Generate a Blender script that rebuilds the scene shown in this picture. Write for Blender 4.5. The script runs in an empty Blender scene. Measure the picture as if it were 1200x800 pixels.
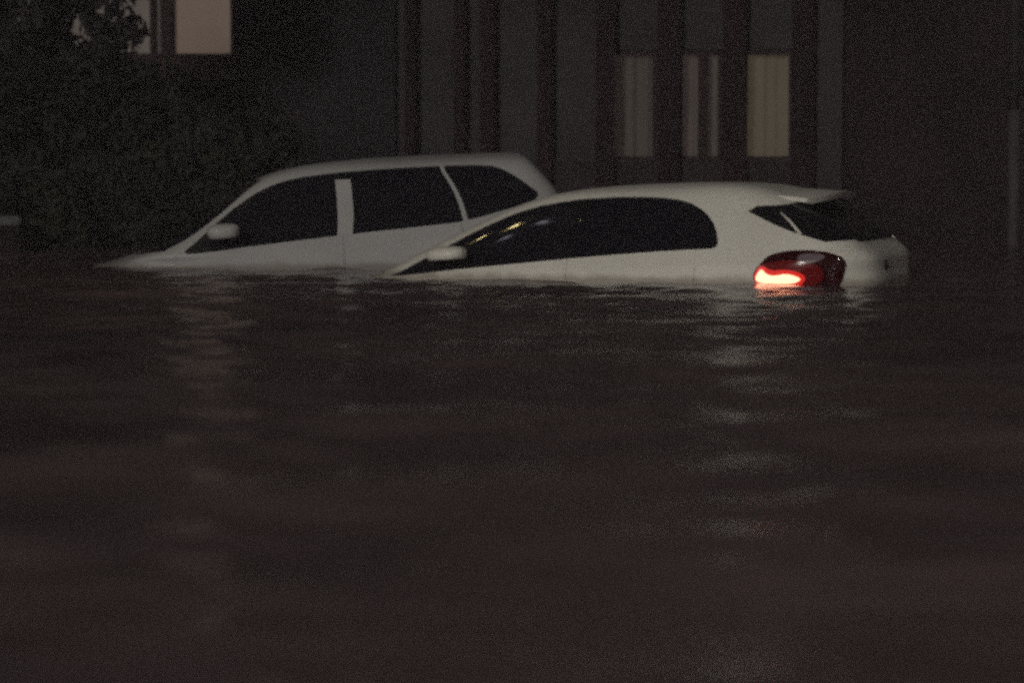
import bpy, bmesh, math, random
import numpy as np
from mathutils import Vector, Matrix, noise
from mathutils.geometry import delaunay_2d_cdt
random.seed(7)
R = math.radians
sc = bpy.context.scene
COL = sc.collection

# ------------------------------------------------------------------ camera
cd = bpy.data.cameras.new('camera'); cam = bpy.data.objects.new('camera', cd); COL.objects.link(cam)
cam.location = (0, 0, .62)
cam.rotation_euler = (R(90) - math.atan(189 / 2700), 0, 0)
cd.sensor_width = 36; cd.lens = 81; cd.clip_start = .1; cd.clip_end = 600
cd.dof.use_dof = True; cd.dof.focus_distance = 14.6; cd.dof.aperture_fstop = 1.7
sc.camera = cam

# ------------------------------------------------------------------ light: night, low street light from the camera's left
SUN_EL, SUN_AZ = R(13), R(-20)            # azimuth measured from the camera's back towards its left
w = bpy.data.worlds.new('World'); sc.world = w; w.use_nodes = True
nt = w.node_tree; bg = nt.nodes['Background']
sky = nt.nodes.new('ShaderNodeTexSky'); sky.sky_type = 'NISHITA'; sky.sun_disc = False
sky.sun_elevation = SUN_EL; sky.sun_rotation = R(180 + 20)
sky.air_density = 1; sky.dust_density = 4
nt.links.new(sky.outputs[0], bg.inputs[0]); bg.inputs[1].default_value = .003
sl = bpy.data.lights.new('sun', 'SUN'); sun = bpy.data.objects.new('sun', sl); COL.objects.link(sun)
sl.energy = .98; sl.angle = R(6); sl.color = (1, .95, .89)
d = Vector((math.sin(SUN_AZ) * math.cos(SUN_EL), -math.cos(SUN_AZ) * math.cos(SUN_EL), math.sin(SUN_EL)))
sun.rotation_euler = d.to_track_quat('Z', 'Y').to_euler()
sc.view_settings.view_transform = 'Standard'; sc.view_settings.look = 'None'
sc.view_settings.exposure = -.18; sc.view_settings.gamma = 1
sc.cycles.use_denoising = False           # a night photograph has grain
sc.cycles.filter_width = 3.0              # and a soft lens
sc.cycles.max_bounces = 6; sc.cycles.sample_clamp_indirect = .4
sc.cycles.use_adaptive_sampling = True; sc.cycles.adaptive_threshold = .3; sc.cycles.adaptive_min_samples = 24

# ------------------------------------------------------------------ materials
def mat(name, col, rough=.6, metal=0, spec=.5, var=.25, scale=6, bump=0, bscale=60, emit=None, estr=0, coat=0, stretch=(1, 1, 1)):
    m = bpy.data.materials.new(name); m.use_nodes = True
    n = m.node_tree.nodes; l = m.node_tree.links; b = n['Principled BSDF']
    tc = n.new('ShaderNodeTexCoord'); mp = n.new('ShaderNodeMapping'); l.new(tc.outputs['Object'], mp.inputs[0])
    mp.inputs['Scale'].default_value = stretch
    nz = n.new('ShaderNodeTexNoise'); nz.inputs['Scale'].default_value = scale; nz.inputs['Detail'].default_value = 6
    l.new(mp.outputs[0], nz.inputs[0])
    cr = n.new('ShaderNodeValToRGB'); l.new(nz.outputs[0], cr.inputs[0])
    cr.color_ramp.elements[0].position = .3; cr.color_ramp.elements[1].position = .7
    cr.color_ramp.elements[0].color = tuple(c * (1 - var) for c in col) + (1,)
    cr.color_ramp.elements[1].color = tuple(min(1, c * (1 + var)) for c in col) + (1,)
    l.new(cr.outputs[0], b.inputs['Base Color'])
    b.inputs['Roughness'].default_value = rough; b.inputs['Metallic'].default_value = metal
    b.inputs['Specular IOR Level'].default_value = spec; b.inputs['Coat Weight'].default_value = coat
    b.inputs['Coat Roughness'].default_value = .12
    if bump:
        n2 = n.new('ShaderNodeTexNoise'); n2.inputs['Scale'].default_value = bscale; l.new(mp.outputs[0], n2.inputs[0])
        bp = n.new('ShaderNodeBump'); bp.inputs['Strength'].default_value = bump; bp.inputs['Distance'].default_value = .02
        l.new(n2.outputs[0], bp.inputs['Height']); l.new(bp.outputs[0], b.inputs['Normal'])
    if emit:
        b.inputs['Emission Color'].default_value = tuple(emit) + (1,); b.inputs['Emission Strength'].default_value = estr
    return m

M = {}
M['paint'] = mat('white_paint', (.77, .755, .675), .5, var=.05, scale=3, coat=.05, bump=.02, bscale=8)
M['paint_b'] = mat('off_white_paint_dimmed', (.41, .41, .405), .55, var=.06, scale=3, coat=.05, bump=.02, bscale=8)  # off-white, with the light's falloff over distance put into the colour
def stain(m):                             # a film of silt left just above the water
    n = m.node_tree.nodes; l = m.node_tree.links; b = n['Principled BSDF']; src = b.inputs['Base Color'].links[0].from_socket
    g = n.new('ShaderNodeNewGeometry'); sx = n.new('ShaderNodeSeparateXYZ'); l.new(g.outputs['Position'], sx.inputs[0])
    nz = n.new('ShaderNodeTexNoise'); nz.inputs['Scale'].default_value = 9; nz.inputs['Detail'].default_value = 5; l.new(g.outputs['Position'], nz.inputs[0])
    ma = n.new('ShaderNodeMath'); ma.operation = 'MULTIPLY_ADD'; ma.inputs[1].default_value = -.07; l.new(nz.outputs[0], ma.inputs[0]); l.new(sx.outputs['Z'], ma.inputs[2])
    mr = n.new('ShaderNodeMapRange'); mr.inputs[1].default_value = -.02; mr.inputs[2].default_value = .022; mr.inputs[3].default_value = .6; mr.inputs[4].default_value = 0
    l.new(ma.outputs[0], mr.inputs[0]); mx = n.new('ShaderNodeMix'); mx.data_type = 'RGBA'; l.new(mr.outputs[0], mx.inputs[0])
    l.new(src, mx.inputs[6]); mx.inputs[7].default_value = (.16, .12, .09, 1); l.new(mx.outputs[2], b.inputs['Base Color'])
stain(M['paint']); stain(M['paint_b'])
M['glass'] = mat('tinted_glass', (.008, .008, .011), .06, spec=.5, var=.1)
M['rubber'] = mat('black_rubber', (.012, .012, .012), .7, spec=.3)
M['corner_black'] = mat('matt_black_glint_mask', (.010, .010, .011), .5, spec=.2)  # for the added cover that stops a glint in the window corner
M['black_gloss'] = mat('black_trim', (.01, .01, .011), .1)
M['red_lens'] = mat('red_lens', (.035, .002, .003), .07, coat=0, var=.2)
M['clear_lens'] = mat('clear_lens', (.20, .15, .17), .3, coat=.3, var=.3, scale=40)
M['lamp_on'] = mat('lit_lamp', (.6, .1, .05), .4, emit=(1, .47, .28), estr=2.8)
M['lamp_glow'] = mat('glowing_red_lens', (.4, .01, .01), .3, emit=(1, .035, .025), estr=.6)
M['chrome'] = mat('chrome', (.6, .6, .6), .12, metal=1, var=.05)
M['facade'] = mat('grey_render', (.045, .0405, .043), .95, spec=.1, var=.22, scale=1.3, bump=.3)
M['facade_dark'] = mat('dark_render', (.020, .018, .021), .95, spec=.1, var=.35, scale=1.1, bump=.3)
M['plinth'] = mat('dark_plinth', (.030, .025, .025), .95, spec=.1, var=.3, scale=2, bump=.3)
M['post'] = mat('dark_red_timber', (.017, .009, .010), .8, spec=.15, var=.35, scale=5, bump=.3, stretch=(1, 1, .15))
M['slatwood'] = mat('brown_slat_wood', (.15, .10, .085), .9, spec=.1, var=.3)
M['glow2'] = mat('red_lens_halo', (.06, .004, .004), .2, emit=(1, .02, .02), estr=.045)  # lamp halo painted as a weak red glow
M['frame'] = mat('brown_frame', (.03, .02, .02), .8, spec=.15, var=.3)
M['redwall'] = mat('dark_red_wall', (.020, .015, .014), .95, spec=.1, var=.4, scale=.9, bump=.4)
M['stone'] = mat('pale_stone', (.11, .11, .112), .9, spec=.1, var=.2, scale=9, bump=.3)
M['polemat'] = mat('grey_pole_lit', (.055, .052, .051), .8, spec=.2, var=.3, scale=6, stretch=(1, 1, .4))
M['poledark'] = mat('grey_pole_unlit', (.028, .027, .028), .8, spec=.2, var=.3)
M['leaf'] = mat('dark_leaf', (.028, .031, .021), .8, spec=.1, var=.4, scale=2)
M['leaf2'] = mat('brown_leaf', (.026, .026, .023), .8, spec=.1, var=.4, scale=2)
M['bark'] = mat('bark', (.03, .024, .02), .9, spec=.1, var=.4, scale=12, bump=.6)
M['road'] = mat('asphalt', (.05, .05, .05), .9, var=.2, bump=.2)
M['rooftile'] = mat('roof_tile', (.05, .03, .025), .9, var=.3)
M['metal'] = mat('galvanised', (.2, .2, .2), .5, metal=.8)
M['pane'] = mat('window_glass', (.02, .02, .022), .1)

def lit(name, c0, c1, s, stretch=(1, 1, .3), scale=4, clear=False):
    m = bpy.data.materials.new(name); m.use_nodes = True
    n = m.node_tree.nodes; l = m.node_tree.links; b = n['Principled BSDF']
    tc = n.new('ShaderNodeTexCoord'); mp = n.new('ShaderNodeMapping'); mp.inputs['Scale'].default_value = stretch
    nz = n.new('ShaderNodeTexNoise'); nz.inputs['Scale'].default_value = scale; nz.inputs['Detail'].default_value = 5
    cr = n.new('ShaderNodeValToRGB'); cr.color_ramp.elements[0].position = .3; cr.color_ramp.elements[1].position = .7
    cr.color_ramp.elements[0].color = tuple(c0) + (1,); cr.color_ramp.elements[1].color = tuple(c1) + (1,)
    l.new(tc.outputs['Object'], mp.inputs[0]); l.new(mp.outputs[0], nz.inputs[0]); l.new(nz.outputs[0], cr.inputs[0])
    l.new(cr.outputs[0], b.inputs['Emission Color']); b.inputs['Emission Strength'].default_value = s
    b.inputs['Base Color'].default_value = (.1, .09, .08, 1); b.inputs['Roughness'].default_value = .9
    b.inputs['Specular IOR Level'].default_value = .1
    return m
M['lit_blind'] = lit('lit_blind', (.088, .062, .047), (.102, .073, .056), 1)
M['lit_blind_dim'] = lit('dim_blind', (.05, .042, .038), (.07, .058, .05), 1)
M['curtain_a'] = lit('yellow_lit_curtain', (.034, .028, .016), (.048, .039, .024), 1, (3, 1, .3))
M['curtain_b'] = lit('dim_pink_curtain', (.018, .013, .0125), (.028, .021, .018), 1, (3, 1, .3))
M['curtain_c'] = lit('faint_curtain', (.009, .0065, .006), (.019, .014, .011), 1, (3, 1, .3))
M['street_lamp_on'] = mat('street_lamp_on', (.8, .7, .4), .5, emit=(1, .80, .38), estr=45)
M['street_lamp_white'] = mat('street_lamp_white_on', (.8, .8, .8), .5, emit=(.9, .85, 1), estr=4)
M['lamp_white_strong'] = mat('lamp_white_strong', (.8, .8, .8), .5, emit=(1, .93, .86), estr=340)

# ------------------------------------------------------------------ object helpers
def tag(o, label=None, cat=None, group=None, kind=None):
    if label: o['label'] = label
    if cat: o['category'] = cat
    if group: o['group'] = group
    if kind: o['kind'] = kind
    return o
def thing(name, label, cat, loc=(0, 0, 0), rot=(0, 0, 0), group=None):
    o = bpy.data.objects.new(name, None); COL.objects.link(o); o.location = loc; o.rotation_euler = rot
    return tag(o, label, cat, group)
def mesh(name, verts, faces, m, parent=None, smooth=False):
    me = bpy.data.meshes.new(name); me.from_pydata([tuple(v) for v in verts], [], faces); me.update()
    if smooth: me.shade_smooth()
    me.materials.append(M[m] if isinstance(m, str) else m)
    o = bpy.data.objects.new(name, me); COL.objects.link(o); o.parent = parent
    return o
def obj(name, bm, m, parent=None, smooth=False, bev=0):
    if bev: bmesh.ops.bevel(bm, geom=bm.edges[:], offset=bev, segments=2, affect='EDGES', clamp_overlap=True)
    me = bpy.data.meshes.new(name); bm.to_mesh(me); bm.free()
    if smooth: me.shade_smooth()
    me.materials.append(M[m]); o = bpy.data.objects.new(name, me); COL.objects.link(o); o.parent = parent
    return o
def box(bm, a, b):
    r = bmesh.ops.create_cube(bm, size=1)
    for v in r['verts']: v.co = Vector([(a[i] + b[i]) / 2 + v.co[i] * (b[i] - a[i]) for i in range(3)])
def boxo(name, a, b, m, parent=None, bev=0):
    bm = bmesh.new(); box(bm, a, b); return obj(name, bm, m, parent, bev=bev)
def tube(bm, pts, rads, seg=10, cap=True):
    rings = []
    for i, p in enumerate(pts):
        p = Vector(p); q = Vector(pts[min(i + 1, len(pts) - 1)]) - Vector(pts[max(i - 1, 0)])
        t = q.normalized(); a = t.orthogonal().normalized() if i == 0 else (a0 - t * a0.dot(t)).normalized()
        a0 = a; b = t.cross(a)
        rings.append([bm.verts.new(p + (a * math.cos(k * 2 * math.pi / seg) + b * math.sin(k * 2 * math.pi / seg)) * rads[i]) for k in range(seg)])
    for i in range(len(rings) - 1):
        for k in range(seg): bm.faces.new((rings[i][k], rings[i][(k + 1) % seg], rings[i + 1][(k + 1) % seg], rings[i + 1][k]))
    if cap: bm.faces.new(rings[0][::-1]); bm.faces.new(rings[-1])

# ------------------------------------------------------------------ setting: flooded road
mesh('road', [(-300, -60, -.86), (300, -60, -.86), (300, 400, -.86), (-300, 400, -.86)], [(0, 1, 2, 3)], 'road')['kind'] = 'structure'

def water():
    def axis(fine0, fine1, step, lo, hi, g=1.12):
        a = list(np.arange(fine0, fine1, step)); s = step; x = a[-1]; up = []
        while x < hi: s *= g; x += s; up.append(x)
        s = step; x = fine0; dn = []
        while x > lo: s *= g; x -= s; dn.append(x)
        return np.array(dn[::-1] + a + up)
    xs = axis(-5.2, 5.2, .035, -300, 300, 1.15); ys = axis(1.4, 19, .04, -60, 400, 1.12)
    X, Y = np.meshgrid(xs, ys); Z = np.zeros_like(X)
    rng = np.random.RandomState(4)
    for i in range(46):
        lam = .16 * (1.9 / .16) ** rng.rand(); k = 2 * math.pi / lam
        th = R(90 + rng.normal(0, 30)); a = .0034 * (lam / .6) ** .85 * (.6 + .8 * rng.rand())
        env = .55 + .45 * np.sin(X * rng.uniform(.2, .9) + Y * rng.uniform(.2, .9) + rng.rand() * 6)
        Z += a * env * np.sin(k * (X * math.cos(th) + Y * math.sin(th)) + rng.rand() * 6.28)
    fade = np.clip((60 - np.hypot(X, Y - 10)) / 40, 0, 1); Z *= fade * .85
    ny, nx = X.shape; V = np.stack([X, Y, Z], -1).reshape(-1, 3)
    i = np.arange(ny * nx).reshape(ny, nx)
    F = np.stack([i[:-1, :-1], i[:-1, 1:], i[1:, 1:], i[1:, :-1]], -1).reshape(-1, 4)
    me = bpy.data.meshes.new('water'); me.vertices.add(len(V)); me.vertices.foreach_set('co', V.ravel())
    me.loops.add(F.size); me.loops.foreach_set('vertex_index', F.ravel()); me.polygons.add(len(F))
    me.polygons.foreach_set('loop_start', np.arange(0, F.size, 4)); me.polygons.foreach_set('loop_total', np.full(len(F), 4))
    me.update(calc_edges=True); me.validate(); me.shade_smooth()
    m = bpy.data.materials.new('muddy_water'); m.use_nodes = True
    n = m.node_tree.nodes; l = m.node_tree.links; b = n['Principled BSDF']
    tc = n.new('ShaderNodeTexCoord')
    nz = n.new('ShaderNodeTexNoise'); nz.inputs['Scale'].default_value = .8; nz.inputs['Detail'].default_value = 5
    l.new(tc.outputs['Object'], nz.inputs[0])
    cr = n.new('ShaderNodeValToRGB'); l.new(nz.outputs[0], cr.inputs[0])
    cr.color_ramp.elements[0].position = .3; cr.color_ramp.elements[1].position = .72
    cr.color_ramp.elements[0].color = (.060, .042, .046, 1); cr.color_ramp.elements[1].color = (.125, .088, .080, 1)
    l.new(cr.outputs[0], b.inputs['Base Color'])
    b.inputs['Roughness'].default_value = .13; b.inputs['IOR'].default_value = 1.33; b.inputs['Specular IOR Level'].default_value = .4
    mp = n.new('ShaderNodeMapping'); mp.inputs['Scale'].default_value = (.55, 1, 1); l.new(tc.outputs['Object'], mp.inputs[0])
    n1 = n.new('ShaderNodeTexNoise'); n1.inputs['Scale'].default_value = 6; n1.inputs['Detail'].default_value = 4; l.new(mp.outputs[0], n1.inputs[0])
    bp = n.new('ShaderNodeBump'); bp.inputs['Strength'].default_value = .5; bp.inputs['Distance'].default_value = .03
    l.new(n1.outputs[0], bp.inputs['Height']); l.new(bp.outputs[0], b.inputs['Normal'])
    me.materials.append(m); o = bpy.data.objects.new('water', me); COL.objects.link(o); o['kind'] = 'structure'
water()

# ------------------------------------------------------------------ cars: one shell S(u, v) per car, cut into panels
class Shell:
    """rows: (z, x_front, x_rear, half_width, squareness).  u runs from the front centre (-2) over the near side (-1..1)
    to the rear centre (2); the far half is the mirror image."""
    def __init__(s, rows):
        s.r = np.array(rows, float); s.n = len(rows)
        s.z = s.r[:, 0]; s.v = np.arange(s.n)
    def row(s, v):
        v = min(max(v, 0), s.n - 1 - 1e-9); i = int(v); f = v - i; r = s.r
        p1, p2 = r[i], r[i + 1]; h = 1.0
        def sl(k):
            if k <= 0 or k >= s.n - 1: return None
            a, b = r[k] - r[k - 1], r[k + 1] - r[k]
            return np.where(a * b > 0, 2 * a * b / (np.where(a + b == 0, 1, a + b)), 0)
        m1 = sl(i); m2 = sl(i + 1)
        if m1 is None: m1 = p2 - p1
        if m2 is None: m2 = p2 - p1
        return (2*f**3-3*f**2+1)*p1 + (f**3-2*f**2+f)*m1 + (-2*f**3+3*f**2)*p2 + (f**3-f**2)*m2
    def v_of(s, z):
        lo, hi = 0., s.n - 1.
        for _ in range(24):
            m = (lo + hi) / 2
            if s.row(m)[0] < z: lo = m
            else: hi = m
        return (lo + hi) / 2
    def P(s, u, v, off=0):
        if off:
            e = .01
            p = s.P(u, v); a = s.P(min(u + e, 2), v) - s.P(max(u - e, -2), v); b = s.P(u, min(v + e, s.n - 1)) - s.P(u, max(v - e, 0))
            nrm = a.cross(b)
            if nrm.length < 1e-9: return p
            return p + nrm.normalized() * off
        z, xf, xr, w, n = s.row(v)
        if -1 <= u <= 1: cx, cy = u, 1.
        elif u > 1: cx, cy = 1., 2 - u
        else: cx, cy = -1., u + 2
        k = (abs(cx) ** n + abs(cy) ** n) ** (-1 / n)
        return Vector(((xf + xr) / 2 + (xr - xf) / 2 * cx * k, -w * cy * k, z))
    def uv(s, x, z):                      # side view point on the near flank
        v = s.v_of(z); z_, xf, xr, w, n = s.row(v)
        xp = (x - (xf + xr) / 2) / ((xr - xf) / 2); xp = max(-.9999, min(.9999, xp))
        yp = (1 - abs(xp) ** n) ** (1 / n)
        if abs(xp) <= yp: return (xp / yp, v)
        c = yp / abs(xp); return ((2 - c) if xp > 0 else (-2 + c), v)
    def poly(s, pts):                     # side view polygon, straight in (x, z)
        return [s.uv(*p) for p in dens(pts, (.06, .03))]
    def uvy(s, y, z, rear=True):          # rear / front view point, y >= 0 measured from the centre line
        v = s.v_of(z); z_, xf, xr, w, n = s.row(v)
        yp = min(.9999, y / max(w, 1e-4)); xp = (1 - yp ** n) ** (1 / n)
        if yp <= xp: return ((2 - yp / xp) if rear else (-2 + yp / xp), v)
        return ((xp / yp) if rear else -xp / yp, v)

def dens(poly, step):
    out = []
    for i, a in enumerate(poly):
        b = poly[(i + 1) % len(poly)]; n = max(1, int(max(abs(a[0] - b[0]) / step[0], abs(a[1] - b[1]) / step[1])))
        for k in range(n): out.append((a[0] + (b[0] - a[0]) * k / n, a[1] + (b[1] - a[1]) * k / n))
    return out
def smoothp(pts, it=2):                   # Chaikin corner cutting on a closed polygon
    for _ in range(it):
        o = []
        for i, a in enumerate(pts):
            b = pts[(i + 1) % len(pts)]
            o.append((a[0]*.75+b[0]*.25, a[1]*.75+b[1]*.25)); o.append((a[0]*.25+b[0]*.75, a[1]*.25+b[1]*.75))
        pts = o
    return pts
def inside(P, pts):
    P = np.asarray(P); x, y = pts[:, 0], pts[:, 1]; c = np.zeros(len(pts), bool); n = len(P); j = n - 1
    for i in range(n):
        xi, yi = P[i]; xj, yj = P[j]
        if yi != yj: c ^= ((yi > y) != (yj > y)) & (x < (xj - xi) * (y - yi) / (yj - yi) + xi)
        j = i
    return c
def inset(P, k=.985):
    c = (sum(p[0] for p in P) / len(P), sum(p[1] for p in P) / len(P))
    return [(c[0] + (p[0] - c[0]) * k, c[1] + (p[1] - c[1]) * k) for p in P]

def panel(S, name, m, parent, region=None, holes=(), off=0, sides='both', rim=0, step=(.03, .22)):
    """A sheet of the shell inside `region` minus `holes` ((u, v) polygons).  sides: near, far or both (joined)."""
    us = [round(x, 4) for x in np.linspace(-2, 2, int(round(4 / step[0])) + 1)]
    vs = [x for x in np.arange(0, S.n - 1 + 1e-6, step[1])]
    if abs(vs[-1] - (S.n - 1)) > 1e-3: vs.append(S.n - 1)
    loops = [dens(p, step) for p in ([region] if region else []) + list(holes)]
    if region:
        a = np.array(loops[0]); lo = a.min(0); hi = a.max(0)
        grid = [(u, v) for u in us for v in vs if lo[0] < u < hi[0] and lo[1] < v < hi[1]]
        if grid:
            g = np.array(grid); grid = [p for p, k in zip(grid, inside(loops[0], g)) if k]
    else: grid = [(u, v) for u in us for v in vs]
    pts = list(grid); edges = []
    for L in loops:
        b = len(pts); pts += L; edges += [(b + i, b + (i + 1) % len(L)) for i in range(len(L))]
    sc_ = (1, .25)
    r = delaunay_2d_cdt([Vector((p[0] * sc_[0], p[1] * sc_[1])) for p in pts], edges, [], 0, 1e-5)
    V = [(p.x / sc_[0], p.y / sc_[1]) for p in r[0]]; F = r[2]
    cen = np.array([[sum(V[i][0] for i in f) / len(f), sum(V[i][1] for i in f) / len(f)] for f in F])
    keep = np.ones(len(F), bool)
    if region: keep &= inside(loops[0], cen)
    for L in loops[(1 if region else 0):]: keep &= ~inside(L, cen)
    F = [f for f, k in zip(F, keep) if k]
    P3 = [S.P(min(2, max(-2, p[0])), min(S.n - 1, max(0, p[1])), off(*p) if callable(off) else off) for p in V]
    bm = bmesh.new()
    def half(sgn):
        vv = {}
        for f in F:
            for i in f:
                if i not in vv: vv[i] = bm.verts.new((P3[i][0], P3[i][1] * sgn, P3[i][2]))
            try: bm.faces.new([vv[i] for i in (f if sgn > 0 else f[::-1])])
            except ValueError: pass
    if sides in ('near', 'both'): half(1)
    if sides in ('far', 'both'): half(-1)
    bmesh.ops.remove_doubles(bm, verts=bm.verts[:], dist=.0004)
    if rim:
        bm.normal_update()
        be = [e for e in bm.edges if e.is_boundary]
        nv = {}
        for e in be:
            for v in e.verts:
                if v not in nv: nv[v] = bm.verts.new(v.co - v.normal * rim)
        for e in be:
            a, b = e.verts
            try: bm.faces.new((a, b, nv[b], nv[a]))
            except ValueError: pass
        bmesh.ops.recalc_face_normals(bm, faces=bm.faces[:])
    o = obj(name, bm, m, parent, smooth=True)
    try: o.data.set_sharp_from_angle(angle=R(40))
    except Exception: pass
    return o

def mirror_cap(name, c, size, m, parent, sgn=-1, flat=.35, slant=.25):
    bm = bmesh.new(); bmesh.ops.create_uvsphere(bm, u_segments=24, v_segments=14, radius=1)
    for v in bm.verts:
        x, y, z = v.co
        f = lambda t, p: math.copysign(abs(t) ** p, t)
        x, y, z = f(x, .75), f(y, .8), f(z, .75)
        if z < -flat: z = -flat + (z + flat) * .25
        z += slant * x * .3; x *= (1 + .12 * z)
        v.co = (c[0] + x * size[0], sgn * (c[1] + y * size[1]), c[2] + z * size[2])
    bmesh.ops.recalc_face_normals(bm, faces=bm.faces[:])
    return obj(name, bm, m, parent, smooth=True)

def handle(x, y, z, m, parent, sgn, slope):
    bm = bmesh.new(); box(bm, (-.09, -.012, -.012), (.09, .012, .012))
    for v in bm.verts: v.co = Vector((x + v.co.x, sgn * y + v.co.y, z + v.co.z + v.co.x * slope))
    return obj('handle', bm, m, parent, bev=.006)

# ---- the hatchback in front
def hatchback():
    car = thing('hatchback', 'low white hatchback with rear spoiler and glowing red tail light, half under water', 'car',
                (.425, 14.985, -.87), (0, R(-2.5), R(-20)))
    S = Shell([(.20, -1.66, 2.02, .76, 6), (.32, -1.76, 2.10, .81, 6), (.50, -1.79, 2.12, .835, 6), (.68, -1.76, 2.13, .845, 6),
               (.78, -1.66, 2.13, .85, 6), (.86, -1.44, 2.12, .85, 6), (.92, -1.20, 2.12, .842, 6.5), (.965, -1.05, 2.10, .825, 7), (1.0, -.97, 2.06, .81, 7.5),
               (1.06, -.84, 2.0, .785, 8), (1.14, -.66, 1.90, .745, 8), (1.24, -.43, 1.75, .69, 8), (1.32, -.24, 1.60, .64, 8),
               (1.365, -.10, 1.50, .60, 7.5), (1.395, .02, 1.40, .555, 7), (1.415, .14, 1.28, .49, 6), (1.430, .28, 1.12, .39, 5), (1.438, .42, .92, .24, 4), (1.441, .56, .70, .08, 3)])
    dlo_xz = [(-.99, .925), (-.86, .97), (-.70, 1.045), (-.54, 1.125), (-.37, 1.21), (-.13, 1.30), (.09, 1.348), (.43, 1.372), (.76, 1.36), (.97, 1.325), (1.10, 1.255),
              (1.175, 1.16), (1.20, 1.06), (1.185, 1.032), (1.12, 1.028), (.96, 1.028), (.41, 1.008), (-.03, .982), (-.49, .955), (-.8, .93)]
    dlo = [S.uv(x, z) for x, z in smoothp(dlo_xz, 1)]
    lamp_xz = [(1.42, .84), (1.44, .91), (1.50, .975), (1.60, 1.0), (1.74, 1.003), (1.84, .985), (1.88, .97)]
    lamp = [S.uv(x, z) for x, z in lamp_xz] + [S.uvy(.755, .94), S.uvy(.745, .85), S.uvy(.76, .765)] + [S.uv(1.9, .765), S.uv(1.6, .775), S.uv(1.47, .79)]
    lamp = smoothp(lamp, 2)
    v0, v1 = S.v_of(.765), S.v_of(1.003)
    bulge = lambda e: (lambda u, v: e + .026 * max(0, 1 - ((v - (v0 + v1) / 2) / ((v1 - v0) / 2)) ** 2) * min(1, max(0, (u - .63) / .12)))
    trim = [S.uv(1.36, 1.245), S.uv(1.42, 1.275), S.uv(1.52, 1.275), S.uvy(.55, 1.285), S.uvy(.55, 1.05), S.uv(1.84, 1.045), S.uv(1.66, 1.105), S.uv(1.50, 1.175)]
    rglass = [S.uvy(.599, 1.285), S.uvy(0, 1.30), S.uvy(0, 1.035), S.uvy(.584, 1.035), S.uvy(.5905, 1.16)]
    rglass = [rglass[0]] + [S.uvy(.3, 1.295)] + rglass[1:]
    plate = [S.uvy(.30, .80), S.uvy(0, .80), S.uvy(0, .66), S.uvy(.30, .66)]
    wind = [S.uvy(0, 1.33, False), S.uvy(.50, 1.31, False), S.uvy(.58, 1.15, False), S.uvy(.66, .985, False), S.uvy(0, .95, False)]
    wind = [p for p in wind]
    dF = S.poly([(-.80, 1.0), (-.86, .93), (-.88, .7), (-.84, .35), (-.78, .27), (.20, .27), (.24, .5), (.24, 1.15), (-.3, 1.15)])
    dR = S.poly([(.247, 1.15), (.247, .5), (.21, .27), (.80, .27), (.86, .45), (1.02, .66), (1.06, .85), (1.06, 1.15)])
    panel(S, 'body', 'paint', car, None, [dlo, lamp, trim, rglass, wind, dF, dR], rim=.012)
    panel(S, 'windscreen', 'glass', car, wind, off=-.008)
    rg = panel(S, 'rear_window', 'glass', car, rglass, off=-.006)
    for side, s in (('near', -1), ('far', 1)):
        a = panel(S, 'door', 'paint', car, inset(dF, .997), [dlo], sides=side, rim=.012)
        b = panel(S, 'door', 'paint', car, inset(dR, .995), [dlo], sides=side, rim=.012)
        panel(S, 'quarter_trim', 'black_gloss', car, trim, off=-.004, sides=side)
        # black glazing: three windows and gloss pillar strips between them
        def cut(x0, x1):
            lean = .05
            return [S.uv(x0, .9), S.uv(x1, .9), S.uv(x1 + (lean if x1 < 5 else 0), 1.40), S.uv(x0 + lean, 1.40)]
        def clip(x0, x1):                 # keep the part of the side glazing between two lines
            out = []; P = dlo_xz_s
            def cl(P, f):
                o = []
                for i, p in enumerate(P):
                    q = P[(i + 1) % len(P)]; a_, b_ = f(p), f(q)
                    if a_ >= 0: o.append(p)
                    if a_ * b_ < 0: t = a_ / (a_ - b_); o.append((p[0] + (q[0] - p[0]) * t, p[1] + (q[1] - p[1]) * t))
                return o
            P = cl(P, lambda p: p[0] - (x0 + (p[1] - 1) * .1)); P = cl(P, lambda p: (x1 + (p[1] - 1) * .1) - p[0])
            return [S.uv(*p) for p in P]
        dlo_xz_s = smoothp(dlo_xz, 1)
        panel(S, 'quarter_window', 'glass', car, clip(-2, -.66), off=-.008, sides=side)
        panel(S, 'pillar_trim', 'black_gloss', car, clip(-.658, -.615), off=-.004, sides=side)
        panel(S, 'window', 'glass', a, clip(-.613, .19), off=-.008, sides=side)
        panel(S, 'pillar_trim', 'black_gloss', car, clip(.192, .30), off=-.004, sides=side)
        panel(S, 'window', 'glass', b, clip(.302, .93), off=-.008, sides=side)
        panel(S, 'pillar_trim', 'black_gloss', car, clip(.932, .965), off=-.004, sides=side)
        panel(S, 'quarter_window', 'glass', car, clip(.967, 3), off=-.008, sides=side)
        handle(.10, .862, .74, 'paint', a, s, .03); handle(.92, .858, .73, 'paint', b, s, .03)
        mc = mirror_cap('wing_mirror', (-.50, .93, 1.045), (.125, .10, .058), 'paint', a, s)
        tl = panel(S, 'tail_light', 'red_lens', car, lamp, off=bulge(.002), sides=side, rim=.02)
        if s < 0: tl['label'] = 'tail light with its lower edge glowing red'
        rev = smoothp([S.uv(1.68, .945), S.uv(1.71, .975), S.uv(1.80, .975), S.uv(1.86, .95), S.uv(1.80, .925), S.uv(1.72, .925)], 2)
        panel(S, 'reversing_lamp', 'clear_lens', tl, rev, off=bulge(.005), sides=side)  # clear lens; its pale colour also stands in for a glint
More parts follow.
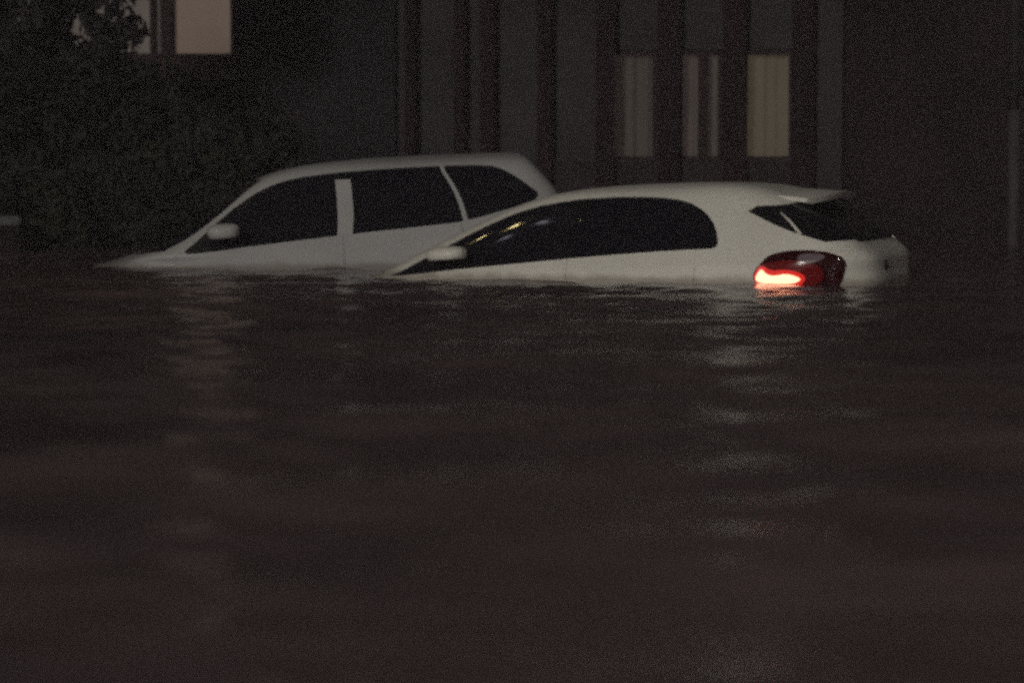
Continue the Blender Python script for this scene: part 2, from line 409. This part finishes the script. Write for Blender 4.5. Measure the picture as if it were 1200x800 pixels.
        if s < 0:
            glow = [S.uv(x, z) for x, z in [(1.425, .835), (1.445, .90), (1.48, .92), (1.53, .885), (1.62, .892), (1.70, .875), (1.74, .84), (1.70, .785), (1.6, .775), (1.46, .785)]]
            core = [S.uv(x, z) for x, z in [(1.433, .835), (1.45, .875), (1.475, .90), (1.505, .865), (1.55, .855), (1.62, .868), (1.68, .85), (1.71, .83), (1.66, .805), (1.56, .812), (1.47, .815)]]
            g = panel(S, 'glowing_lens', 'lamp_glow', tl, smoothp(glow, 1), [smoothp(core, 1)], off=bulge(.0055), sides=side)
            g2 = smoothp([(a + (a - 1.0) * .0, b) for a, b in [S.uv(x, z) for x, z in [(1.42, .87), (1.45, .925), (1.54, .935), (1.62, .94), (1.74, .93), (1.83, .90), (1.84, .83), (1.76, .78), (1.6, .80), (1.44, .80)]]], 2)
            panel(S, 'lens_halo', 'glow2', tl, g2, [smoothp(glow, 1)], off=bulge(.0045), sides=side)  # soft outer halo of the lamp, painted as a faint red ring
            panel(S, 'lit_bulb_strip', 'lamp_on', tl, smoothp(core, 1), off=bulge(.006), sides=side)
    # pale edge of the tailgate beside the dark trim
    for s in (-1, 1):
        bm = bmesh.new(); A = S.P(*S.uv(1.565, 1.225), .006); B = S.P(*S.uv(1.70, 1.09), .006)
        tube(bm, [(A.x, A.y * -s, A.z), ((A.x + B.x) / 2, (A.y + B.y) / 2 * -s - s * .0, (A.z + B.z) / 2 + .008), (B.x, B.y * -s, B.z)], [.006, .009, .010], 8)
        obj('tailgate_edge', bm, 'paint', car, smooth=True)
    # spoiler: a curved wing over the rear glass
    bm = bmesh.new(); NX, NY = 12, 28; top = []; bot = []
    for j in range(NY + 1):
        s = -1 + 2 * j / NY; y = s * .565; rt = []; rb = []
        for i in range(NX + 1):
            t = i / NX; x0 = 1.16; x1 = 1.84 - .13 * abs(s) ** 3
            x = x0 + (x1 - x0) * t
            zt = 1.408 - .050 * t - .018 * t * t - .035 * abs(s) ** 2.4
            th = .012 + .030 * math.sin(math.pi * min(1, t * 1.05)) * (1 - .3 * abs(s)) + .026 * t ** 3
            if abs(s) > .93: th *= .6
            rt.append(bm.verts.new((x, y, zt))); rb.append(bm.verts.new((x - .02 * t, y, zt - th)))
        top.append(rt); bot.append(rb)
    for G, fl in ((top, 1), (bot, 0)):
        for j in range(NY):
            for i in range(NX):
                f = (G[j][i], G[j][i + 1], G[j + 1][i + 1], G[j + 1][i]); bm.faces.new(f if fl else f[::-1])
    for j in range(NY):
        for i in (0, NX): bm.faces.new((top[j][i], top[j + 1][i], bot[j + 1][i], bot[j][i]))
    for j in (0, NY):
        for i in range(NX): bm.faces.new((top[j][i], top[j][i + 1], bot[j][i + 1], bot[j][i]))
    bmesh.ops.recalc_face_normals(bm, faces=bm.faces[:])
    o = obj('spoiler', bm, 'paint', car, smooth=True); o.data.set_sharp_from_angle(angle=R(45))
    boxo('brake_light', (1.80, -.13, 1.290), (1.83, .13, 1.306), 'red_lens', o)
    # wiper, badge, plate, antenna, bumper insert
    bm = bmesh.new(); A = S.P(*S.uvy(0.02, 1.05), .03); B = S.P(*S.uvy(.30, 1.13), .02)
    tube(bm, [A, (A + B) / 2 + Vector((.01, 0, .004)), B], [.014, .008, .005], 8); obj('rear_wiper', bm, 'rubber', car, smooth=True)
    bm = bmesh.new(); bmesh.ops.create_cone(bm, cap_ends=True, segments=24, radius1=.036, radius2=.030, depth=.012)
    bmesh.ops.rotate(bm, verts=bm.verts[:], matrix=Matrix.Rotation(R(90), 3, 'Y')); p = S.P(*S.uvy(.33, .885), .004)
    bmesh.ops.translate(bm, verts=bm.verts[:], vec=p); obj('badge', bm, 'black_gloss', car)
    bm = bmesh.new(); tube(bm, [(1.1, 0, 1.415), (1.16, 0, 1.445), (1.26, 0, 1.475)], [.012, .006, .003], 6)
    obj('number_plate_recess', (lambda b: (box(b, (2.10, -.27, .58), (2.135, .27, .70)), b)[1])(bmesh.new()), 'black_gloss', car)
    bm.free()
    return car
hb = hatchback()

# ---- the larger car behind
def wagon():
    car = thing('family_car', 'taller off-white family car half under water behind the low hatchback, one pale window pillar', 'car',
                (-1.745, 16.83, -.83), (0, R(-2.5), R(8)))
    S = Shell([(.20, -1.98, 2.10, .78, 6), (.35, -2.08, 2.16, .83, 6), (.52, -2.10, 2.18, .85, 6), (.68, -2.02, 2.18, .86, 6), (.77, -1.88, 2.18, .86, 5),
               (.83, -1.66, 2.18, .86, 4), (.875, -1.33, 2.18, .855, 3.4), (.918, -1.09, 2.17, .845, 4.6), (.97, -.90, 2.165, .83, 8),
               (1.06, -.68, 2.155, .80, 9), (1.18, -.48, 2.125, .765, 9), (1.30, -.31, 2.07, .73, 9), (1.40, -.155, 1.99, .70, 10), (1.465, -.03, 1.935, .672, 10),
               (1.512, .12, 1.895, .63, 10), (1.542, .28, 1.865, .565, 9), (1.562, .50, 1.84, .45, 8), (1.576, .78, 1.77, .28, 7), (1.580, 1.05, 1.5, .10, 4)])
    dlo_xz = [(-.63, .965), (-.50, 1.055), (-.38, 1.16), (-.23, 1.275), (-.05, 1.385), (.17, 1.455), (.47, 1.483), (.82, 1.497), (1.24, 1.502), (1.56, 1.495), (1.68, 1.455),
              (1.87, 1.315), (1.92, 1.27), (1.87, 1.22), (1.37, 1.10), (1.10, 1.083), (.59, 1.052), (-.09, 1.003), (-.45, .968)]
    sm = smoothp(dlo_xz, 1); dlo = [S.uv(*p) for p in sm]
    def clip(x0, x1, l0=0, l1=0, ztop=9):
        P = sm
        def cl(P, f):
            o = []
            for i, p in enumerate(P):
                q = P[(i + 1) % len(P)]; a_, b_ = f(p), f(q)
                if a_ >= 0: o.append(p)
                if a_ * b_ < 0: t = a_ / (a_ - b_); o.append((p[0] + (q[0] - p[0]) * t, p[1] + (q[1] - p[1]) * t))
            return o
        P = cl(P, lambda p: p[0] - (x0 + (p[1] - 1.1) * l0)); P = cl(P, lambda p: (x1 + (p[1] - 1.1) * l1) - p[0])
        if ztop < 9: P = cl(P, lambda p: ztop - p[1])
        return [S.uv(*p) for p in P]
    wind = [S.uvy(0, 1.47, False), S.uvy(.59, 1.455, False), S.uvy(.675, 1.25, False), S.uvy(.75, .99, False), S.uvy(0, .95, False)]
    rg = [S.uvy(0, 1.46), S.uvy(.55, 1.45), S.uvy(.60, 1.12), S.uvy(0, 1.10)]
    lamp = [S.uvy(.62, 1.15), S.uvy(.62, .82), S.uv(2.0, .84), S.uv(1.98, 1.0), S.uv(2.04, 1.14)]
    hl = smoothp([S.uv(-1.42, .76), S.uv(-1.62, .76), S.uvy(.62, .74, False), S.uvy(.55, .64, False), S.uvy(.66, .60, False), S.uv(-1.7, .62), S.uv(-1.5, .68)], 1)
    grille = [S.uvy(.45, .70, False), S.uvy(0, .71, False), S.uvy(0, .56, False), S.uvy(.42, .57, False)]
    dF = S.poly([(-.55, 1.04), (-.66, .94), (-.68, .7), (-.62, .35), (-.56, .27), (.46, .27), (.50, .5), (.50, 1.2), (-.1, 1.2)])
    dR = S.poly([(.507, 1.2), (.507, .5), (.467, .27), (1.05, .27), (1.12, .45), (1.30, .66), (1.36, .9), (1.33, 1.2)])
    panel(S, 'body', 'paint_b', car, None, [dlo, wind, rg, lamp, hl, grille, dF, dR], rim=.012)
    panel(S, 'windscreen', 'glass', car, wind, off=-.008)
    panel(S, 'rear_window', 'glass', car, rg, off=-.008)
    panel(S, 'grille', 'black_gloss', car, grille, off=-.01)
    for side, s in (('near', -1), ('far', 1)):
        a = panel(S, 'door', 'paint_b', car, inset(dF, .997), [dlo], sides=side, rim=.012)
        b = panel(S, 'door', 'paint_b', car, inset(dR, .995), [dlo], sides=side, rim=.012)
        panel(S, 'window', 'glass', a, clip(-.398, .462, 0, .03), off=-.008, sides=side)
        panel(S, 'corner_glint_mask', 'corner_black', a, clip(-2, -.40, 0, 0), off=-.004, sides=side)  # black cover added over the glass corner to stop a lamp glint
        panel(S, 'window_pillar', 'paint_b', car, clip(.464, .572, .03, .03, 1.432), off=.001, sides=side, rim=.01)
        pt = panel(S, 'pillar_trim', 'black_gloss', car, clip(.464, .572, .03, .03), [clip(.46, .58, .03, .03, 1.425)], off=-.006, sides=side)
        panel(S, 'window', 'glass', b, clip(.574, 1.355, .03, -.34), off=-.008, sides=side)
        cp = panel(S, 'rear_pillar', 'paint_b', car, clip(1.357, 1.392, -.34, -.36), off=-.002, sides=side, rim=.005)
        panel(S, 'quarter_window', 'glass', car, clip(1.394, 4, -.36, 0), off=-.008, sides=side)
        handle(.38, .872, .76, 'paint_b', a, s, .05); handle(1.22, .87, .78, 'paint_b', b, s, .05)
        bm = bmesh.new(); tube(bm, [(-.36, s * .80, 1.06), (-.34, s * .88, 1.075)], [.03, .025], 8)
        mc = mirror_cap('wing_mirror', (-.325, .935, 1.105), (.112, .09, .062), 'paint_b', a, s, flat=.6)
        obj('mirror_stalk', bm, 'black_gloss', a, smooth=True)
        panel(S, 'tail_light', 'red_lens', car, lamp, off=.004, sides=side, rim=.02)
        panel(S, 'headlight', 'clear_lens', car, hl, off=.002, sides=side, rim=.01)
    return car
wg = wagon()

# ------------------------------------------------------------------ background
def X(px, d): return (px - 600) / 2700 * d
def Zh(py, d): return .62 + (211 - py) / 2700 * d

def curtain(x0, x1, z0, z1, y, m, parent):
    V = []; F = []; n = max(12, int((x1 - x0) / .015))
    ph = random.random() * 6
    for i in range(n + 1):
        t = i / n; yy = y + .018 * math.sin(t * (x1 - x0) * 46 + ph) + .008 * math.sin(t * 31 + ph)
        V += [(x0 + (x1 - x0) * t, yy, z0), (x0 + (x1 - x0) * t, yy, z1)]
    for i in range(n): F.append((2 * i, 2 * i + 2, 2 * i + 3, 2 * i + 1))
    return mesh('curtain', V, F, m, parent, smooth=True)

# house with the row of dark posts
D = 24.0
house = thing('house', 'grey rendered house front with a row of dark timber posts and dim curtained windows', 'house', (X(700, D), D, -.86))
def hb_(name, a, b, m, bev=0, parent=None):
    o = boxo(name, a, b, m, parent or house, bev); o.matrix_parent_inverse = (house.matrix_basis.inverted() if parent is None else Matrix()); return o
bpy.context.view_layer.update()
yw = D + .35
z0w, z1w = Zh(188, D), Zh(58, D)
wins = [(716, 772, 'curtain_c'), (797, 850, 'curtain_b'), (874, 934, 'curtain_a')]
xa, xb = X(272, D), X(992, D)
hb_('plinth', (X(462, D), yw - .06, -.86), (xb, yw + .2, z0w - .003), 'plinth', .01)
edges = [462] + [e for w_ in wins for e in w_[:2]] + [992]
for i in range(0, len(edges), 2):
    hb_('wall', (X(edges[i], D), yw, z0w), (X(edges[i + 1], D), yw + .2, z1w), 'facade')
hb_('wall', (X(462, D), yw, z1w + .002), (xb, yw + .2, 5.6), 'facade')
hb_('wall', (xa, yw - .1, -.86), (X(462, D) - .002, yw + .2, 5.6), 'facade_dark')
hb_('wall', (xb + .002, yw - .08, -.86), (X(1500, D), yw + .2, 5.6), 'redwall')
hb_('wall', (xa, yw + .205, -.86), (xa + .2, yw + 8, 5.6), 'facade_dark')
hb_('wall', (X(1500, D) - .2, yw + .205, -.86), (X(1500, D), yw + 8, 5.6), 'redwall')
hb_('corner_pilaster', (X(960, D), yw - .14, -.86), (X(989, D), yw - .005, 5.6), 'facade', .01)
hb_('eave', (xa - .3, yw - .6, 5.6), (X(1500, D) + .3, yw + 8.3, 5.75), 'plinth', .02)
for x0, x1, cm in wins:
    a, b = X(x0, D), X(x1, D)
    bm = bmesh.new(); t = .045
    box(bm, (a, yw + .03, z0w), (a + t, yw + .10, z1w)); box(bm, (b - t, yw + .03, z0w), (b, yw + .10, z1w))
    box(bm, (a + t, yw + .03, z0w), (b - t, yw + .10, z0w + t)); box(bm, (a + t, yw + .03, z1w - t), (b - t, yw + .10, z1w))
    if x0 == 797:
        mx = X(827, D); box(bm, (mx - .055, yw + .028, z0w + t), (mx + .055, yw + .102, z1w - t))
    wn = obj('window', bm, 'frame', house); wn.matrix_parent_inverse = house.matrix_basis.inverted()
    c = curtain(a + t, b - t, z0w + t, z1w - t, yw + .15, cm, wn)
posts = [(480, 12), (538, 13), (571, 17), (638, 17), (710, 22), (785, 26), (862, 27), (943, 26)]
for px, wd in posts:
    h = wd / 2 * .0087
    hb_('post', (X(px, D) - h, D + .17, -.86), (X(px, D) + h, D + .285, 5.59), 'post', .012)
for px in (398, 1080, 1150):
    pass

# house at the left, further back, with the lit blind
D2 = 28.0
h2 = thing('house', 'house behind the tree at upper left with a beige lit window above a slatted balcony', 'house', (X(150, D2), D2, -.86))
bpy.context.view_layer.update()
def h2b(name, a, b, m, bev=0):
    o = boxo(name, a, b, m, h2, bev); o.matrix_parent_inverse = h2.matrix_basis.inverted(); return o
zs = Zh(67, D2); zt = 4.3
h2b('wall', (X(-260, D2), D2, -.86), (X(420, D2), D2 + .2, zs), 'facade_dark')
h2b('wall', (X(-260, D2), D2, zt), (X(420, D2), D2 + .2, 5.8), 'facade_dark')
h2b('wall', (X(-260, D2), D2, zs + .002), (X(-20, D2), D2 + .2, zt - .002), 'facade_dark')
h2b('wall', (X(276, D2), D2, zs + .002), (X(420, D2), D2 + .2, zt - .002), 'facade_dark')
h2b('roof', (X(-300, D2), D2 - .5, 5.8), (X(460, D2), D2 + 8, 5.95), 'rooftile', .02)
h2b('sill', (X(-20, D2), D2 - .06, zs - .05), (X(276, D2), D2 - .004, zs + .01), 'frame', .008)
for a, b, mt in ((-20, 60, 'lit_blind_dim'), (60, 181, 'lit_blind_dim'), (184, 193, 'lit_blind_dim'), (205, 275, 'lit_blind')):
    bm = bmesh.new(); t = .03; x0, x1 = X(a, D2), X(b, D2)
    box(bm, (x0, D2 + .02, zs + .01), (x0 + t, D2 + .1, zt)); box(bm, (x1 - t, D2 + .02, zs + .01), (x1, D2 + .1, zt))
    box(bm, (x0 + t, D2 + .02, zs + .01), (x1 - t, D2 + .1, zs + .03)); box(bm, (x0 + t, D2 + .02, zt - t), (x1 - t, D2 + .1, zt))
    wn = obj('window', bm, 'frame', h2); wn.matrix_parent_inverse = h2.matrix_basis.inverted()
    bm = bmesh.new(); box(bm, (x0 + t, D2 + .07, zs + .03), (x1 - t, D2 + .08, zt - t)); obj('blind', bm, mt, wn)
for a, b in ((181, 184), (193, 205)):
    h2b('mullion', (X(a, D2), D2 - .01, zs + .012), (X(b, D2), D2 + .12, zt - .004), 'frame', .005)
# balcony rail of vertical slats under the lit window
rail = h2b('balcony_rail', (X(196, D2), D2 - .70, Zh(72, D2)), (X(282, D2), D2 - .64, Zh(69.5, D2)), 'frame', .005)
h2b('balcony_floor', (X(196, D2), D2 - .72, Zh(104, D2)), (X(282, D2), D2 - .07, Zh(100, D2)), 'plinth', .005)
n = 15
for i in range(n):
    x = X(198 + i * 82 / (n - 1), D2)
    h2b('slat', (x - .012, D2 - .685, Zh(99.8, D2)), (x + .012, D2 - .655, Zh(72.2, D2)), 'slatwood')

# ------------------------------------------------------------------ trees and shrubs
def leaves(name, blobs, n, size, m, parent, skip=(), seed=1):
    """leaf-sized quads scattered through overlapping clumps; skip: (x, z, r) openings left bare"""
    rng = random.Random(seed); V = []; F = []
    tot = sum(b[3] * b[4] * b[5] for b in blobs)
    for (cx, cy, cz, rx, ry, rz) in blobs:
        k = int(n * rx * ry * rz / tot); sub = [(rng.gauss(0, .55), rng.gauss(0, .55), rng.gauss(0, .55)) for _ in range(max(6, k // 70))]
        for _ in range(k):
            s = rng.choice(sub); q = [s[i] + rng.gauss(0, .14) for i in range(3)]
            L = math.sqrt(sum(t * t for t in q))
            if L > 1.15: q = [t / L * rng.uniform(.8, 1.12) for t in q]
            p = Vector((cx + q[0] * rx, cy + q[1] * ry, cz + q[2] * rz))
            if p.z < -.2 or any((p.x - a) ** 2 + (p.z - b) ** 2 < (r * rng.uniform(.75, 1.15)) ** 2 for a, b, r in skip): continue
            a = Vector((rng.gauss(0, 1), rng.gauss(0, 1), rng.gauss(0, .7))).normalized(); b = a.orthogonal().normalized()
            b.rotate(Matrix.Rotation(rng.random() * 6.28, 3, a)); c = a.cross(b); s_ = size * rng.uniform(.6, 1.4)
            i = len(V); V += [p - b * s_, p + c * s_ * .45, p + b * s_, p - c * s_ * .45]; F.append((i, i + 1, i + 2, i + 3))
    return mesh(name, V, F, m, parent)
DT = 20.0
def tree(name, label, px, d, blobs, n, size, m, seed, skip=(), trunk_r=.13, group=None):
    base = Vector((X(px, d), d, -.86)); t = thing(name, label, 'tree', base, group=group)
    B = [(X(a, d) - base.x, dy, Zh(b, d) - base.z, rx, ry, rz) for a, b, dy, rx, ry, rz in blobs]
    sk = [(X(a, d) - base.x, Zh(b, d) - base.z, r) for a, b, r in skip]
    leaves('crown', B, n, size, m, t, sk, seed)
    bm = bmesh.new(); top = max(B, key=lambda b: b[2])[2]
    rng = random.Random(seed); pts = [(rng.uniform(-.05, .05) * k, rng.uniform(-.05, .05) * k, top * k / 6) for k in range(7)]
    tube(bm, pts, [trunk_r * (1 - .11 * k) for k in range(7)], 9)
    for b in B:
        k = 2 + rng.randrange(3); p = Vector(pts[k]); q = Vector(b[:3])
        tube(bm, [p, p.lerp(q, .5) + Vector((0, 0, .12)), q], [trunk_r * .4, trunk_r * .28, trunk_r * .1], 6)
    obj('trunk', bm, 'bark', t, smooth=True)
    return t
tree('tree', 'dark leafy tree at far left whose gaps show a lit window', 70, 21.5,
     [(20, 60, 0, .9, .8, 1.0), (95, 90, .2, .75, .8, .7), (80, -10, 0, 1.0, .8, .7), (150, 125, .1, .55, .6, .55), (10, 150, 0, .8, .7, .7), (150, -90, 0, .7, .8, .65), (30, -120, .2, 1.4, .9, .8)],
     30000, .055, 'leaf2', 3, skip=[(156, 4, .10), (172, 18, .12), (172, 54, .12), (178, 62, .08), (93, 30, .12), (103, 51, .10), (74, 64, .09), (18, 22, .11), (30, 2, .08), (120, 12, .07), (190, 30, .2), (190, 55, .16), (192, 5, .2)])
bushes = [(20, 268, .75, .75, 'broad dark shrub rising from the water at the left edge', 'leaf'),
          (115, 255, .70, .85, 'rounded dark shrub between the left edge shrub and the taller car bonnet', 'leaf2'),
          (215, 225, .75, 1.05, 'tall dark shrub behind the windscreen of the taller car', 'leaf'),
          (300, 215, .62, 1.0, 'dark shrub against the wall behind the front door of the taller car', 'leaf2')]
for k, (px, py, rx, rz, lab, m) in enumerate(bushes):
    d = 21.0 + .4 * k; base = Vector((X(px, d), d, -.86)); t = thing('shrub', lab, 'shrub', base)
    zc = Zh(py, d) + .86
    bl = [(0, 0, zc, rx, .6, rz * .6), (rx * .45, .1, zc - .25, rx * .6, .5, rz * .5), (-rx * .45, 0, zc - .3, rx * .6, .5, rz * .5), (.1, 0, zc + rz * .35, rx * .5, .4, rz * .4), (0, 0, zc - .55, rx, .55, rz * .5)]
    leaves('foliage', bl, 9000, .05, m, t, seed=20 + k)
    bm = bmesh.new()
    for q in range(4):
        a = random.uniform(-.3, .3); tube(bm, [(a * .3, 0, 0), (a * .8, .05, zc * .6), (a * 1.6, .1, zc + .2)], [.035, .025, .01], 6)
    obj('stem', bm, 'bark', t, smooth=True)

# garden wall with pale coping at the left edge
d = 20.2
gw = thing('garden_wall', 'low dark garden wall with a pale coping end at the left edge of the water', 'wall', (X(-40, d), d, -.86))
bpy.context.view_layer.update()
for nm, a, b, m in (('wall', (X(-220, d), d, -.86), (X(24, d), d + .18, Zh(264, d)), 'redwall'), ('coping', (X(-60, d), d - .03, Zh(263.8, d)), (X(25, d), d + .21, Zh(253, d)), 'stone')):
    o = boxo(nm, a, b, m, gw, .012); o.matrix_parent_inverse = gw.matrix_basis.inverted()

# grey pole at the right edge
d = 21.0
pl = thing('pole', 'slim weathered grey pole standing in the water at the right edge', 'pole', (X(1186, d), d, -.86))
bm = bmesh.new(); tube(bm, [(0, 0, 0), (.004, 0, 1.2), (0, 0, 2.11)], [.056, .055, .054], 14); obj('lit_lower_shaft', bm, 'polemat', pl, smooth=True)  # light on the lower pole, put into a paler colour
bm = bmesh.new(); tube(bm, [(0, 0, 2.112), (0, 0, 3.4), (0, 0, 5.2)], [.046, .044, .04], 14); obj('shaft', bm, 'poledark', pl, smooth=True)
bm = bmesh.new(); tube(bm, [(0, 0, 5.2), (0, 0, 5.23), (0, 0, 5.27)], [.05, .05, .02], 14); obj('cap', bm, 'metal', pl, smooth=True)

# ------------------------------------------------------------------ street lamps out of the frame, seen as reflections in the glass
def street_lamp(label, foot, mast, heads):
    t = thing('street_lamp', label, 'street lamp', (foot[0], foot[1], -.86)); f = Vector((foot[0], foot[1], -.86))
    bm = bmesh.new(); tube(bm, [(0, 0, 0), (0, 0, mast * .5), (0, 0, mast)], [.09, .07, .05], 12); obj('mast', bm, 'metal', t, smooth=True)
    for p, sx, sy, m in heads:
        q = Vector(p) - f
        bm = bmesh.new(); tube(bm, [(0, 0, mast - .15), (q.x * .5, q.y * .5, max(mast, q.z) + .2), (q.x, q.y, q.z + .1)], [.03, .025, .02], 8); obj('arm', bm, 'metal', t, smooth=True)
        bm = bmesh.new(); box(bm, (q.x - sx / 2 - .04, q.y - sy / 2 - .04, q.z + .005), (q.x + sx / 2 + .04, q.y + sy / 2 + .04, q.z + .12))
        for a, b in (((-1, -1), (-1, 1)), ((1, -1), (1, 1)), ((-1, -1), (1, -1)), ((-1, 1), (1, 1))):
            xs = sorted((q.x + a[0] * (sx / 2 + .035), q.x + b[0] * (sx / 2 + .035))); ys = sorted((q.y + a[1] * (sy / 2 + .035), q.y + b[1] * (sy / 2 + .035)))
            if sx < .5: box(bm, (xs[0] - .004, ys[0] - .004, q.z - .16), (xs[1] + .004, ys[1] + .004, q.z + .006))  # deep skirt, added to keep lamp glints off the water
        hd = obj('lamp_head', bm, 'metal', t, bev=.02)
        bm = bmesh.new(); bmesh.ops.create_uvsphere(bm, u_segments=16, v_segments=8, radius=1)
        for v in bm.verts: v.co = Vector((q.x + v.co.x * sx / 2, q.y + v.co.y * sy / 2, q.z - .0 + v.co.z * .06))
        obj('lit_panel', bm, m, hd, smooth=True)
street_lamp('tall street lamp with four heads left of the two flooded cars', (-4.9, 13.2), 5.6,
            [((-3.88, 14.1, 5.6), .22, .17, 'street_lamp_on'), ((-3.48, 13.1, 5.67), .27, .2, 'street_lamp_on'),
             ((-3.62, 12.35, 5.3), .26, .2, 'street_lamp_white'), ((-3.12, 12.4, 5.6), .24, .2, 'street_lamp_white')])
street_lamp('street lamp with one white head behind the place the photo is taken from', (6.3, -2.2), 8.5, [((5.0, -1.7, 8.4), .6, .9, 'lamp_white_strong')])

# ------------------------------------------------------------------ thin haze, added to lift the blacks
hm = bpy.data.materials.new('black_lift_haze'); hm.use_nodes = True; hn = hm.node_tree; hn.nodes.clear()
ho = hn.nodes.new('ShaderNodeOutputMaterial'); pv = hn.nodes.new('ShaderNodeVolumePrincipled')
pv.inputs['Color'].default_value = (1, .86, .95, 1); pv.inputs['Density'].default_value = .0038
hn.links.new(pv.outputs[0], ho.inputs['Volume'])
bm = bmesh.new(); box(bm, (-310, -70, -1.86), (310, 410, 9)); me = bpy.data.meshes.new('haze'); bm.to_mesh(me); bm.free(); me.materials.append(hm)
hz = bpy.data.objects.new('haze', me); COL.objects.link(hz); hz['kind'] = 'stuff'
